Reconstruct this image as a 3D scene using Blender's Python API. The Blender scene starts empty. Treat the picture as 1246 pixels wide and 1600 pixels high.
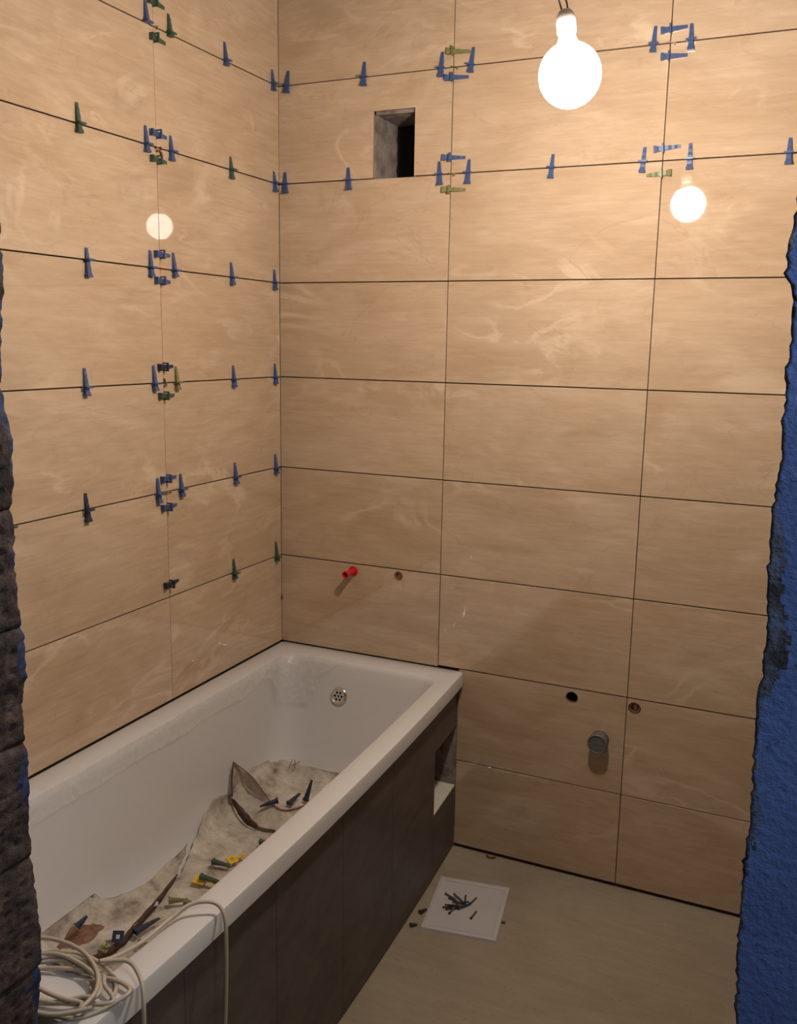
import bpy, bmesh, math, random
from mathutils import Vector, Matrix, noise
random.seed(7)
scene = bpy.context.scene
C = scene.collection

# ---------------------------------------------------------------- camera
cam = bpy.data.cameras.new('camera')
cam_obj = bpy.data.objects.new('camera', cam)
C.objects.link(cam_obj)
right = Vector((0.9111790, 0.4116627, 0.0169319))
down = Vector((0.0905474, -0.1599893, -0.9829571))
fwd = Vector((-0.4019378, 0.8971830, -0.1830538))
m = Matrix.Identity(4)
for i in range(3):
    m[i][0] = right[i]; m[i][1] = -down[i]; m[i][2] = -fwd[i]
m.translation = Vector((1.60506, -2.61500, 1.62443))
cam_obj.matrix_world = m
cam.sensor_fit = 'HORIZONTAL'; cam.sensor_width = 36.0
cam.lens = 1434.85 / 1246 * 36.0
cam.clip_start = 0.02
scene.camera = cam_obj

# ---------------------------------------------------------------- world, added hall fill light, exposure
world = bpy.data.worlds.new('world'); scene.world = world
world.use_nodes = True
world.node_tree.nodes['Background'].inputs[0].default_value = (0.75, 0.85, 1.0, 1)
world.node_tree.nodes['Background'].inputs[1].default_value = 0.035
BULB_POS = Vector((1.141, -0.842, 2.110))
BULB_STRENGTH = 378.0
BULB_COLOR = (1.0, 0.88, 0.77)
hl = bpy.data.lights.new('hall_fill', 'POINT')
hl.energy = 34.0; hl.color = (0.85, 0.92, 1.0); hl.shadow_soft_size = 0.12
hl_o = bpy.data.objects.new('hall_fill', hl); C.objects.link(hl_o)
hl_o.location = (2.25, -2.30, 2.3)  # unseen light, added close to the door wall to brighten its blue face
scene.view_settings.view_transform = 'Standard'
scene.view_settings.look = 'None'
scene.view_settings.gamma = 1.0
scene.view_settings.use_curve_mapping = False
scene.view_settings.exposure = 0.0
scene.cycles.max_bounces = 10
scene.cycles.use_denoising = True

# ---------------------------------------------------------------- helpers
def mesh_obj(name, verts, faces, mat=None, parent=None, smooth=False, sharp=35):
    me = bpy.data.meshes.new(name)
    me.from_pydata([tuple(v) for v in verts], [], faces)
    me.validate(); me.update()
    return link(name, me, mat, parent, smooth, sharp)

def link(name, me, mat=None, parent=None, smooth=False, sharp=35):
    if mat: me.materials.append(mat)
    if smooth:
        me.polygons.foreach_set('use_smooth', [True] * len(me.polygons))
        if sharp < 180: me.set_sharp_from_angle(angle=math.radians(sharp))
    o = bpy.data.objects.new(name, me); C.objects.link(o)
    if parent: o.parent = parent
    return o

def bm_obj(name, bm, mat=None, parent=None, smooth=False, sharp=35):
    bmesh.ops.recalc_face_normals(bm, faces=bm.faces)
    me = bpy.data.meshes.new(name); bm.to_mesh(me); bm.free()
    return link(name, me, mat, parent, smooth, sharp)

def empty(name, loc=(0, 0, 0)):
    o = bpy.data.objects.new(name, None); C.objects.link(o)
    o.location = loc; o.empty_display_size = 0.05
    return o

def tag(o, label, cat, group=None):
    o['label'] = label; o['category'] = cat
    if group: o['group'] = group
    return o

def struct(o):
    o['kind'] = 'structure'; return o

def add_box(bm, x0, x1, y0, y1, z0, z1, bevel=0.0, mat=None):
    vs = [bm.verts.new((x, y, z)) for x in (x0, x1) for y in (y0, y1) for z in (z0, z1)]
    fs = [bm.faces.new([vs[i] for i in f]) for f in ((0,1,3,2),(4,6,7,5),(0,4,5,1),(2,3,7,6),(0,2,6,4),(1,5,7,3))]
    if mat is not None: bmesh.ops.transform(bm, matrix=mat, verts=vs)
    if bevel:
        es = list({e for f in fs for e in f.edges})
        bmesh.ops.bevel(bm, geom=es, offset=bevel, segments=1, affect='EDGES', profile=0.5)

def box_obj(name, b, mat, parent=None, bevel=0.0):
    bm = bmesh.new(); add_box(bm, *b, bevel=bevel)
    return bm_obj(name, bm, mat, parent)

def lathe(bm, prof, n=24, mtx=None, close=True):
    """profile [(r, z)] turned about Z"""
    rings = []; new = []
    for r, z in prof:
        if r < 1e-6:
            v = bm.verts.new((0, 0, z)); rings.append([v]); new.append(v)
        else:
            ring = [bm.verts.new((r*math.cos(2*math.pi*i/n), r*math.sin(2*math.pi*i/n), z)) for i in range(n)]
            rings.append(ring); new += ring
    for a, b in zip(rings, rings[1:]):
        for i in range(n):
            j = (i+1) % n
            if len(a) == 1 and len(b) == 1: continue
            if len(a) == 1: bm.faces.new((a[0], b[i], b[j]))
            elif len(b) == 1: bm.faces.new((a[i], a[j], b[0]))
            else: bm.faces.new((a[i], a[j], b[j], b[i]))
    if mtx is not None: bmesh.ops.transform(bm, matrix=mtx, verts=new)

def tube(name, pts, r, mat, parent=None, res=3, cyclic=False):
    """a bent wire turned into a mesh (Catmull-Rom through pts)"""
    P = [Vector(p) for p in pts]; dense = []
    for i in range(len(P)-1):
        p0 = P[max(i-1, 0)]; p1 = P[i]; p2 = P[i+1]; p3 = P[min(i+2, len(P)-1)]
        for k in range(res):
            t = k/res
            dense.append(0.5*((2*p1)+(p2-p0)*t+(2*p0-5*p1+4*p2-p3)*t*t+(3*p1-p0-3*p2+p3)*t**3))
    dense.append(P[-1])
    n = 8; verts = []; faces = []
    d0 = (dense[1]-dense[0]).normalized()
    up = d0.orthogonal().normalized()
    for i, p in enumerate(dense):
        d = (dense[min(i+1, len(dense)-1)]-dense[max(i-1, 0)]).normalized()
        up = (up - d*up.dot(d)).normalized(); s = d.cross(up)
        for k in range(n):
            a = 2*math.pi*k/n
            verts.append(p + up*(r*math.cos(a)) + s*(r*math.sin(a)))
    for i in range(len(dense)-1):
        for k in range(n):
            faces.append((i*n+k, i*n+(k+1) % n, (i+1)*n+(k+1) % n, (i+1)*n+k))
    faces.append(tuple(range(n))[::-1]); faces.append(tuple(range((len(dense)-1)*n, len(dense)*n)))
    return mesh_obj(name, verts, faces, mat, parent, True, 60)

# ---------------------------------------------------------------- materials
def new_mat(name):
    mt = bpy.data.materials.new(name); mt.use_nodes = True
    nt = mt.node_tree; return mt, nt, nt.nodes['Principled BSDF']

def N(nt, typ, **kw):
    n = nt.nodes.new(typ)
    for k, v in kw.items():
        if k.startswith('i_'): n.inputs[k[2:].replace('_', ' ')].default_value = v
        else: setattr(n, k, v)
    return n

def ramp(nt, src, stops):
    r = nt.nodes.new('ShaderNodeValToRGB'); cr = r.color_ramp
    while len(cr.elements) < len(stops): cr.elements.new(0.5)
    for e, (p, c) in zip(cr.elements, stops):
        e.position = p; e.color = (*c, 1) if len(c) == 3 else c
    nt.links.new(src, r.inputs[0]); return r.outputs[0]

def mix(nt, fac, a, b, mode='MIX'):
    n = nt.nodes.new('ShaderNodeMix'); n.data_type = 'RGBA'; n.blend_type = mode
    for sock, v in ((n.inputs[0], fac), (n.inputs[6], a), (n.inputs[7], b)):
        if hasattr(v, 'is_linked'): nt.links.new(v, sock)
        elif isinstance(v, (int, float)): sock.default_value = v
        else: sock.default_value = (*v, 1)
    return n.outputs[2]

def coords(nt, scale=(1, 1, 1), rot=(0, 0, 0), jitter=False):
    tc = nt.nodes.new('ShaderNodeTexCoord'); mp = nt.nodes.new('ShaderNodeMapping')
    mp.inputs['Scale'].default_value = scale; mp.inputs['Rotation'].default_value = rot
    src = tc.outputs['Object']
    if jitter:
        oi = nt.nodes.new('ShaderNodeObjectInfo')
        mu = N(nt, 'ShaderNodeVectorMath', operation='SCALE'); mu.inputs[0].default_value = (37.0, 11.0, 23.0)
        nt.links.new(oi.outputs['Random'], mu.inputs['Scale'])
        ad = N(nt, 'ShaderNodeVectorMath', operation='ADD')
        nt.links.new(src, ad.inputs[0]); nt.links.new(mu.outputs[0], ad.inputs[1]); src = ad.outputs[0]
    nt.links.new(src, mp.inputs[0]); return mp.outputs[0]

def noise_tex(nt, vec, scale, detail=4, rough=0.55, dist=0.0):
    n = N(nt, 'ShaderNodeTexNoise'); n.inputs['Scale'].default_value = scale
    n.inputs['Detail'].default_value = detail; n.inputs['Roughness'].default_value = rough
    n.inputs['Distortion'].default_value = dist
    nt.links.new(vec, n.inputs['Vector']); return n.outputs[0]

def bump(nt, bs, h, strength, dist):
    b = N(nt, 'ShaderNodeBump'); b.inputs['Strength'].default_value = strength
    b.inputs['Distance'].default_value = dist
    nt.links.new(h, b.inputs['Height']); nt.links.new(b.outputs[0], bs.inputs['Normal'])

def plain(name, col, rough=0.5, metal=0.0, spec=0.5, var=0.0, vscale=40, bmp=0.0):
    mt, nt, bs = new_mat(name)
    bs.inputs['Roughness'].default_value = rough; bs.inputs['Metallic'].default_value = metal
    bs.inputs['Specular IOR Level'].default_value = spec
    v = coords(nt); h = noise_tex(nt, v, vscale)
    c = ramp(nt, h, [(0.3, tuple(x*(1-var) for x in col)), (0.7, tuple(min(1, x*(1+var)) for x in col))])
    nt.links.new(c, bs.inputs['Base Color'])
    if bmp: bump(nt, bs, h, 0.5, bmp)
    return mt

def vein(nt, v, scale, width, dist, detail=3):
    n = noise_tex(nt, v, scale, detail, 0.5, dist)
    s = N(nt, 'ShaderNodeMath', operation='SUBTRACT'); s.inputs[1].default_value = 0.5
    nt.links.new(n, s.inputs[0])
    a = N(nt, 'ShaderNodeMath', operation='ABSOLUTE'); nt.links.new(s.outputs[0], a.inputs[0])
    mr = N(nt, 'ShaderNodeMapRange'); mr.inputs[1].default_value = 0.0; mr.inputs[2].default_value = width
    mr.inputs[3].default_value = 1.0; mr.inputs[4].default_value = 0.0
    nt.links.new(a.outputs[0], mr.inputs[0]); return mr.outputs[0]

def tile_material():
    mt, nt, bs = new_mat('polished_travertine_tile')
    v = coords(nt, (1, 1, 2.4), (0, math.radians(-14), 0), True)
    vfine = coords(nt, (1, 1, 9), (0, math.radians(-4), 0), True)
    big = noise_tex(nt, v, 2.6, 5, 0.55, 1.3)
    col = ramp(nt, big, [(0.28, (0.465, 0.325, 0.205)), (0.5, (0.52, 0.377, 0.25)), (0.72, (0.575, 0.43, 0.30))])
    fine = noise_tex(nt, vfine, 9, 6, 0.6, 0.6)
    fc = ramp(nt, fine, [(0.3, (0.86, 0.84, 0.82)), (0.7, (1.06, 1.05, 1.04))])
    col = mix(nt, 0.8, col, fc, 'MULTIPLY')
    mask = ramp(nt, noise_tex(nt, v, 2.2, 2, 0.5, 0.5), [(0.50, (0, 0, 0)), (0.66, (1, 1, 1))])
    v1 = vein(nt, v, 2.0, 0.035, 1.1, 5)
    mm = N(nt, 'ShaderNodeMath', operation='MULTIPLY'); nt.links.new(v1, mm.inputs[0]); nt.links.new(mask, mm.inputs[1])
    m2 = N(nt, 'ShaderNodeMath', operation='MULTIPLY'); nt.links.new(mm.outputs[0], m2.inputs[0]); m2.inputs[1].default_value = 0.38
    col = mix(nt, m2.outputs[0], col, (0.78, 0.63, 0.46))
    v2 = vein(nt, v, 1.7, 0.006, 1.3, 6)
    m3 = N(nt, 'ShaderNodeMath', operation='MULTIPLY'); nt.links.new(v2, m3.inputs[0]); m3.inputs[1].default_value = 0.22
    col = mix(nt, m3.outputs[0], col, (0.33, 0.20, 0.11))
    nt.links.new(col, bs.inputs['Base Color'])
    bs.inputs['Roughness'].default_value = 0.022
    bs.inputs['Specular IOR Level'].default_value = 1.0
    return mt

M = {}
M['tile'] = tile_material()
M['tile_edge'] = plain('tile_body', (0.30, 0.20, 0.12), 0.7)
M['mortar'] = plain('tile_adhesive', (0.10, 0.06, 0.035), 0.9, var=0.2)
M['plaster'] = plain('bare_plaster', (0.15, 0.125, 0.10), 0.9, var=0.08, vscale=6)
M['ceiling'] = plain('painted_ceiling', (0.24, 0.22, 0.20), 0.9, var=0.04)
M['tub'] = plain('white_acrylic', (0.61, 0.59, 0.575), 0.14, var=0.01)
M['chrome'] = plain('chrome', (0.75, 0.74, 0.72), 0.12, 1.0)
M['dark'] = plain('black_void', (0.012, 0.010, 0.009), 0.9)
M['brass'] = plain('brass', (0.35, 0.17, 0.10), 0.4, 0.6, var=0.3)
M['grey_plastic'] = plain('grey_drain_plastic', (0.13, 0.12, 0.115), 0.45, var=0.05)
M['blue'] = plain('blue_plastic', (0.05, 0.085, 0.20), 0.35, var=0.12, vscale=15)
M['green'] = plain('green_plastic', (0.045, 0.085, 0.06), 0.35, var=0.12, vscale=15)
M['olive'] = plain('olive_plastic', (0.17, 0.165, 0.06), 0.4, var=0.12, vscale=15)
M['navy'] = plain('dark_blue_green_plastic', (0.018, 0.030, 0.060), 0.35, var=0.2, vscale=15)
M['brown_clip'] = plain('brown_plastic', (0.16, 0.05, 0.02), 0.45, var=0.2)
M['red'] = plain('red_plastic', (0.62, 0.02, 0.03), 0.25, var=0.05)
M['pale'] = plain('pale_fitting', (0.45, 0.30, 0.26), 0.4, 0.2, var=0.1)
M['yellow'] = plain('yellow_plastic', (0.75, 0.47, 0.02), 0.35, var=0.05)
M['cable'] = plain('white_cable_sheath', (0.47, 0.40, 0.31), 0.4, var=0.03)
M['white_plastic'] = plain('white_plastic', (0.50, 0.46, 0.45), 0.3, var=0.04, vscale=12)
M['foam_block'] = plain('aerated_block', (0.62, 0.56, 0.47), 0.9, var=0.06, vscale=60, bmp=0.001)
M['screw'] = plain('dark_phosphated_steel', (0.055, 0.04, 0.036), 0.45, 0.2)
M['holder'] = plain('lamp_holder_plastic', (0.42, 0.36, 0.32), 0.4)

def make_cement():
    mt, nt, bs = new_mat('grey_cement')
    v = coords(nt); a = noise_tex(nt, v, 18, 6, 0.65)
    nt.links.new(ramp(nt, a, [(0.3, (0.10, 0.075, 0.06)), (0.55, (0.27, 0.22, 0.19)), (0.75, (0.36, 0.31, 0.27))]), bs.inputs['Base Color'])
    bs.inputs['Roughness'].default_value = 0.95; bump(nt, bs, noise_tex(nt, v, 60, 6, 0.7), 0.8, 0.006); return mt
M['cement'] = make_cement()

def make_floor():
    mt, nt, bs = new_mat('beige_cement_floor')
    v = coords(nt); vs = coords(nt, (1, 5, 1), (0, 0, math.radians(-8)))
    a = noise_tex(nt, v, 2.5, 6, 0.6, 0.4); b = noise_tex(nt, vs, 6, 6, 0.6, 0.8); d = noise_tex(nt, v, 90, 3, 0.6)
    c = ramp(nt, a, [(0.3, (0.27, 0.215, 0.15)), (0.7, (0.36, 0.30, 0.22))])
    c = mix(nt, 0.55, c, ramp(nt, b, [(0.3, (0.78, 0.76, 0.73)), (0.7, (1.05, 1.05, 1.05))]), 'MULTIPLY')
    c = mix(nt, 0.5, c, ramp(nt, d, [(0.27, (0.45, 0.38, 0.3)), (0.38, (1, 1, 1))]), 'MULTIPLY')
    nt.links.new(c, bs.inputs['Base Color'])
    bs.inputs['Roughness'].default_value = 0.6; bs.inputs['Specular IOR Level'].default_value = 0.3
    bump(nt, bs, noise_tex(nt, v, 45, 5, 0.65), 0.4, 0.002); return mt
M['floor'] = make_floor()

def make_dark_tile():
    mt, nt, bs = new_mat('dark_stone_tile')
    v = coords(nt, (1, 1, 2), (0, 0, 0), True); a = noise_tex(nt, v, 7, 7, 0.65, 0.8)
    nt.links.new(ramp(nt, a, [(0.3, (0.060, 0.047, 0.045)), (0.7, (0.115, 0.092, 0.088))]), bs.inputs['Base Color'])
    bs.inputs['Roughness'].default_value = 0.45; bump(nt, bs, noise_tex(nt, v, 70, 4, 0.6), 0.2, 0.001); return mt
M['dark_tile'] = make_dark_tile()

def make_blue_wall():
    mt, nt, bs = new_mat('blue_painted_plaster')
    v = coords(nt); a = noise_tex(nt, v, 9, 6, 0.6); d = noise_tex(nt, v, 120, 3, 0.6)
    c = ramp(nt, a, [(0.3, (0.075, 0.13, 0.36)), (0.7, (0.12, 0.20, 0.50))])
    c = mix(nt, 0.9, c, ramp(nt, d, [(0.25, (0.35, 0.35, 0.4)), (0.36, (1, 1, 1)), (0.74, (1, 1, 1)), (0.80, (1.8, 1.6, 1.3))]), 'MULTIPLY')
    nt.links.new(c, bs.inputs['Base Color'])
    bs.inputs['Roughness'].default_value = 0.6; bump(nt, bs, noise_tex(nt, v, 140, 4, 0.65), 0.55, 0.003); return mt
M['blue_wall'] = make_blue_wall()

def make_chipped():
    mt, nt, bs = new_mat('chipped_plaster_edge')
    v = coords(nt); a = noise_tex(nt, v, 22, 5, 0.65); b = noise_tex(nt, v, 45, 5, 0.65)
    c = ramp(nt, a, [(0.40, (0.035, 0.035, 0.045)), (0.48, (0.09, 0.10, 0.14)), (0.58, (0.11, 0.15, 0.27)), (0.66, (0.34, 0.29, 0.24))])
    nt.links.new(c, bs.inputs['Base Color'])
    bs.inputs['Roughness'].default_value = 0.9; bump(nt, bs, b, 0.8, 0.006); return mt
M['chipped'] = make_chipped()

def make_brick():
    mt, nt, bs = new_mat('dirty_hollow_block')
    v = coords(nt); a = noise_tex(nt, v, 25, 7, 0.7); b = noise_tex(nt, v, 110, 5, 0.7)
    c = ramp(nt, a, [(0.35, (0.018, 0.014, 0.014)), (0.55, (0.075, 0.05, 0.044)), (0.75, (0.18, 0.13, 0.115))])
    nt.links.new(c, bs.inputs['Base Color'])
    bs.inputs['Roughness'].default_value = 0.95; bump(nt, bs, b, 0.9, 0.004); return mt
M['brick'] = make_brick()
M['blue_crust'] = plain('old_blue_paint_crust', (0.025, 0.038, 0.095), 0.8, var=0.5, vscale=60, bmp=0.003)

def make_film():
    mt, nt, bs = new_mat('clear_protective_film')
    v = coords(nt); a = noise_tex(nt, v, 30, 3, 0.5, 1.5)
    bs.inputs['Base Color'].default_value = (0.80, 0.78, 0.75, 1)
    bs.inputs['Roughness'].default_value = 0.13; bs.inputs['Specular IOR Level'].default_value = 0.7
    nt.links.new(ramp(nt, a, [(0.35, (0.05,)*3), (0.7, (0.19,)*3)]), bs.inputs['Alpha'])
    bump(nt, bs, noise_tex(nt, v, 10, 2, 0.5, 1.5), 0.3, 0.010); return mt
M['film'] = make_film()

def make_sheet():
    mt, nt, bs = new_mat('dirty_paper_sheet')
    v = coords(nt); a = noise_tex(nt, v, 11, 7, 0.68, 0.15); b = noise_tex(nt, v, 5.0, 4, 0.6, 0.3)
    c = ramp(nt, a, [(0.30, (0.12, 0.085, 0.06)), (0.45, (0.42, 0.36, 0.29)), (0.66, (0.66, 0.61, 0.53))])
    c = mix(nt, ramp(nt, b, [(0.60, (0, 0, 0)), (0.72, (0.85,)*3)]), c, (0.17, 0.085, 0.05))
    nt.links.new(c, bs.inputs['Base Color'])
    bs.inputs['Roughness'].default_value = 0.75; bump(nt, bs, noise_tex(nt, v, 26, 6, 0.65, 0.4), 0.8, 0.008); return mt
M['sheet'] = make_sheet()
M['brown_edge'] = plain('brown_edge_and_shade', (0.085, 0.042, 0.026), 0.9, var=0.3)
M['dirt'] = plain('brown_construction_dirt', (0.20, 0.105, 0.06), 0.95, var=0.4, vscale=50, bmp=0.003)

mt, nt, bs = new_mat('glowing_bulb_glass')
bs.inputs['Base Color'].default_value = (0.9, 0.9, 0.9, 1)
bs.inputs['Emission Color'].default_value = (*BULB_COLOR, 1); bs.inputs['Emission Strength'].default_value = BULB_STRENGTH
M['glow'] = mt

# ---------------------------------------------------------------- measured places (metres)
WEDGES = [
   ('L', -0.6285, 2.394, 'v', 0.051, 0.002, 'b', "left wall's top joint, left of the seam"),
   ('L', -0.5365, 2.394, 'v', 0.047, 0.009, 'g', "left wall's top joint, right of the seam"),
   ('L', -0.598, 2.4495, 'h', 0.046, 0.022, 'g', "left wall's top joint, above the seam crossing"),
   ('L', -0.598, 2.366, 'h', 0.047, 0.017, 'g', "left wall's top joint, below the seam crossing"),
   ('L', -0.287, 2.394, 'v', 0.049, 0.014, 'b', "left wall's top joint, midway to the corner"),
   ('L', -0.0375, 2.394, 'v', 0.04, 0.021, 'b', "left wall's top joint, beside the corner"),
   ('L', -0.8805, 2.1045, 'v', 0.0455, 0.0215, 'g', "left wall's second joint, far left"),
   ('L', -0.6415, 2.1045, 'v', 0.0445, 0.0205, 'b', "left wall's second joint, left of the seam"),
   ('L', -0.5425, 2.1045, 'v', 0.0395, 0.0245, 'b', "left wall's second joint, right of the seam"),
   ('L', -0.598, 2.136, 'h', 0.041, 0.028, 'b', "left wall's second joint, above the seam crossing"),
   ('L', -0.598, 2.073, 'h', 0.038, 0.029, 'g', "left wall's second joint, below the seam crossing"),
   ('L', -0.268, 2.1045, 'v', 0.0355, 0.0265, 'g', "left wall's second joint, midway to the corner"),
   ('L', -0.0315, 2.1045, 'v', 0.0335, 0.0275, 'b', "left wall's second joint, beside the corner"),
   ('L', -0.87, 1.8015, 'v', 0.0275, 0.0405, 'b', "left wall's third joint, far left"),
   ('L', -0.6395, 1.8015, 'v', 0.0435, 0.0235, 'b', "left wall's third joint, left of the seam"),
   ('L', -0.5425, 1.8015, 'v', 0.0455, 0.0185, 'b', "left wall's third joint, right of the seam"),
   ('L', -0.598, 1.8375, 'h', 0.041, 0.025, 'b', "left wall's third joint, above the seam crossing"),
   ('L', -0.598, 1.77, 'h', 0.04, 0.026, 'b', "left wall's third joint, below the seam crossing"),
   ('L', -0.273, 1.8015, 'v', 0.0425, 0.0225, 'b', "left wall's third joint, midway to the corner"),
   ('L', -0.0355, 1.8015, 'v', 0.0395, 0.0235, 'b', "left wall's third joint, beside the corner"),
   ('L', -0.894, 1.5024, 'v', 0.0456, 0.0214, 'b', "left wall's fourth joint, far left"),
   ('L', -0.6385, 1.5024, 'v', 0.0476, 0.0194, 'b', "left wall's fourth joint, left of the seam"),
   ('L', -0.5445, 1.5024, 'v', 0.0436, 0.0204, 'o', "left wall's fourth joint, right of the seam"),
   ('L', -0.598, 1.5455, 'h', 0.041, 0.024, 'k', "left wall's fourth joint, above the seam crossing"),
   ('L', -0.598, 1.4685, 'h', 0.043, 0.025, 'g', "left wall's fourth joint, below the seam crossing"),
   ('L', -0.2715, 1.5024, 'v', 0.0416, 0.0234, 'b', "left wall's fourth joint, midway to the corner"),
   ('L', -0.0365, 1.5024, 'v', 0.0436, 0.0224, 'b', "left wall's fourth joint, beside the corner"),
   ('L', -0.909, 1.2046, 'v', 0.0414, 0.0296, 'k', "left wall's fifth joint, far left"),
   ('L', -0.6375, 1.2046, 'v', 0.0434, 0.0246, 'b', "left wall's fifth joint, left of the seam"),
   ('L', -0.5375, 1.2046, 'v', 0.0434, 0.0216, 'b', "left wall's fifth joint, right of the seam"),
   ('L', -0.598, 1.2425, 'h', 0.042, 0.027, 'b', "left wall's fifth joint, above the seam crossing"),
   ('L', -0.598, 1.1635, 'h', 0.041, 0.028, 'b', "left wall's fifth joint, below the seam crossing"),
   ('L', -0.2695, 1.2046, 'v', 0.0444, 0.0216, 'b', "left wall's fifth joint, midway to the corner"),
   ('L', -0.0365, 1.2046, 'v', 0.0474, 0.0186, 'b', "left wall's fifth joint, beside the corner"),
   ('L', -0.285, 0.9043, 'v', 0.0447, 0.0183, 'g', "left wall's sixth joint, midway to the corner"),
   ('L', -0.0365, 0.9043, 'v', 0.0517, 0.0143, 'g', "left wall's sixth joint, beside the corner"),
   ('L', -1.1505, 1.2046, 'v', 0.0334, 0.0266, 'g', "left wall's fifth joint, half hidden by the doorway"),
   ('L', -0.598, 0.944, 'h', 0.04, 0.027, 'k', "left wall's sixth joint, above the seam crossing"),
   ('B', 0.034, 2.394, 'v', 0.042, 0.023, 'b', "back wall's top joint, beside the corner"),
   ('B', 0.2985, 2.394, 'v', 0.042, 0.026, 'b', "back wall's top joint, left of the vent"),
   ('B', 0.546, 2.394, 'v', 0.044, 0.024, 'b', "back wall's top joint, left of the first seam"),
   ('B', 0.637, 2.394, 'v', 0.047, 0.021, 'b', "back wall's top joint, right of the first seam"),
   ('B', 0.5815, 2.4345, 'h', 0.0505, 0.0185, 'o', "back wall's top joint, above the first seam crossing"),
   ('B', 0.5815, 2.3655, 'h', 0.0475, 0.0225, 'b', "back wall's top joint, below the first seam crossing"),
   ('B', 1.14, 2.394, 'v', 0.045, 0.019, 'b', "back wall's top joint, left of the second seam"),
   ('B', 1.2335, 2.394, 'v', 0.041, 0.024, 'b', "back wall's top joint, right of the second seam"),
   ('B', 1.1818, 2.4255, 'h', 0.0412, 0.0248, 'b', "back wall's top joint, above the second seam crossing"),
   ('B', 1.1818, 2.3605, 'h', 0.0452, 0.0208, 'b', "back wall's top joint, below the second seam crossing"),
   ('B', 0.025, 2.1045, 'v', 0.0355, 0.0295, 'b', "back wall's second joint, beside the corner"),
   ('B', 0.2495, 2.1045, 'v', 0.0365, 0.0295, 'b', "back wall's second joint, left of the vent"),
   ('B', 0.548, 2.1045, 'v', 0.0365, 0.0305, 'b', "back wall's second joint, left of the first seam"),
   ('B', 0.637, 2.1045, 'v', 0.0365, 0.0305, 'b', "back wall's second joint, right of the first seam"),
   ('B', 0.5815, 2.149, 'h', 0.0445, 0.0245, 'b', "back wall's second joint, above the first seam crossing"),
   ('B', 0.5815, 2.0605, 'h', 0.0475, 0.0225, 'o', "back wall's second joint, below the first seam crossing"),
   ('B', 0.8825, 2.1045, 'v', 0.0355, 0.0285, 'b', "back wall's second joint, under the bulb"),
   ('B', 1.132, 2.1045, 'v', 0.0375, 0.0275, 'b', "back wall's second joint, left of the second seam"),
   ('B', 1.2515, 2.1045, 'v', 0.0395, 0.0265, 'b', "back wall's second joint, right of the second seam"),
   ('B', 1.1818, 2.135, 'h', 0.0442, 0.0238, 'b', "back wall's second joint, above the second seam crossing"),
   ('B', 1.1818, 2.0715, 'hf', 0.0252, 0.0398, 'o', "back wall's second joint, below the second seam crossing"),
   ('B', 1.491, 2.1045, 'v', 0.0365, 0.0275, 'b', "back wall's second joint, at the far right"),
]
SHEET_FAR = [[[0.092, -0.356, 0.31], [0.122, -0.238, 0.285], [0.249, -0.22, 0.28], [0.42, -0.241, 0.29]], [[0.116, -0.379, 0.285], [0.162, -0.273, 0.245], [0.266, -0.251, 0.245], [0.405, -0.254, 0.25]], [[0.184, -0.42, 0.245], [0.232, -0.33, 0.235], [0.311, -0.33, 0.232], [0.411, -0.35, 0.24]], [[0.3, -0.498, 0.245], [0.301, -0.409, 0.23], [0.338, -0.416, 0.228], [0.439, -0.442, 0.235]]]
SHEET_FLAP = [[[0.112, -0.467, 0.375], [0.177, -0.46, 0.335], [0.261, -0.487, 0.285], [0.305, -0.481, 0.27], [0.332, -0.413, 0.26]], [[0.117, -0.479, 0.33], [0.155, -0.452, 0.285], [0.243, -0.494, 0.27], [0.31, -0.515, 0.25], [0.359, -0.471, 0.24]], [[0.133, -0.507, 0.285], [0.168, -0.5, 0.255], [0.24, -0.541, 0.24], [0.312, -0.536, 0.235], [0.391, -0.544, 0.235]]]
SHEET_MID = [[[0.107, -0.56, 0.3], [0.112, -0.477, 0.27], [0.219, -0.51, 0.225], [0.312, -0.518, 0.222], [0.386, -0.536, 0.23]], [[0.109, -0.613, 0.27], [0.14, -0.542, 0.232], [0.247, -0.57, 0.222], [0.341, -0.599, 0.222], [0.424, -0.636, 0.225]], [[0.155, -0.724, 0.25], [0.192, -0.679, 0.226], [0.28, -0.683, 0.222], [0.369, -0.709, 0.222], [0.448, -0.741, 0.225]], [[0.184, -0.825, 0.228], [0.238, -0.814, 0.223], [0.311, -0.818, 0.222], [0.395, -0.825, 0.222], [0.477, -0.849, 0.225]], [[0.205, -0.979, 0.224], [0.265, -0.976, 0.222], [0.324, -0.97, 0.222], [0.388, -0.967, 0.222], [0.463, -0.968, 0.225]], [[0.227, -1.132, 0.224], [0.281, -1.128, 0.222], [0.342, -1.124, 0.222], [0.401, -1.12, 0.222], [0.462, -1.119, 0.225]], [[0.199, -1.234, 0.226], [0.268, -1.229, 0.224], [0.335, -1.224, 0.224], [0.405, -1.224, 0.224], [0.463, -1.221, 0.226]]]
SHEET_NEAR = [[[0.154, -0.74, 0.262], [0.161, -0.761, 0.252], [0.173, -0.796, 0.246], [0.197, -0.851, 0.244]], [[0.166, -0.967, 0.262], [0.183, -0.971, 0.252], [0.206, -0.974, 0.246], [0.225, -0.979, 0.244]], [[0.111, -1.054, 0.268], [0.153, -1.061, 0.25], [0.202, -1.086, 0.246], [0.247, -1.114, 0.244]], [[0.038, -1.166, 0.272], [0.088, -1.161, 0.25], [0.171, -1.18, 0.246], [0.233, -1.189, 0.244]], [[0.101, -1.266, 0.272], [0.129, -1.248, 0.25], [0.172, -1.248, 0.246], [0.216, -1.251, 0.244]]]
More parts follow.
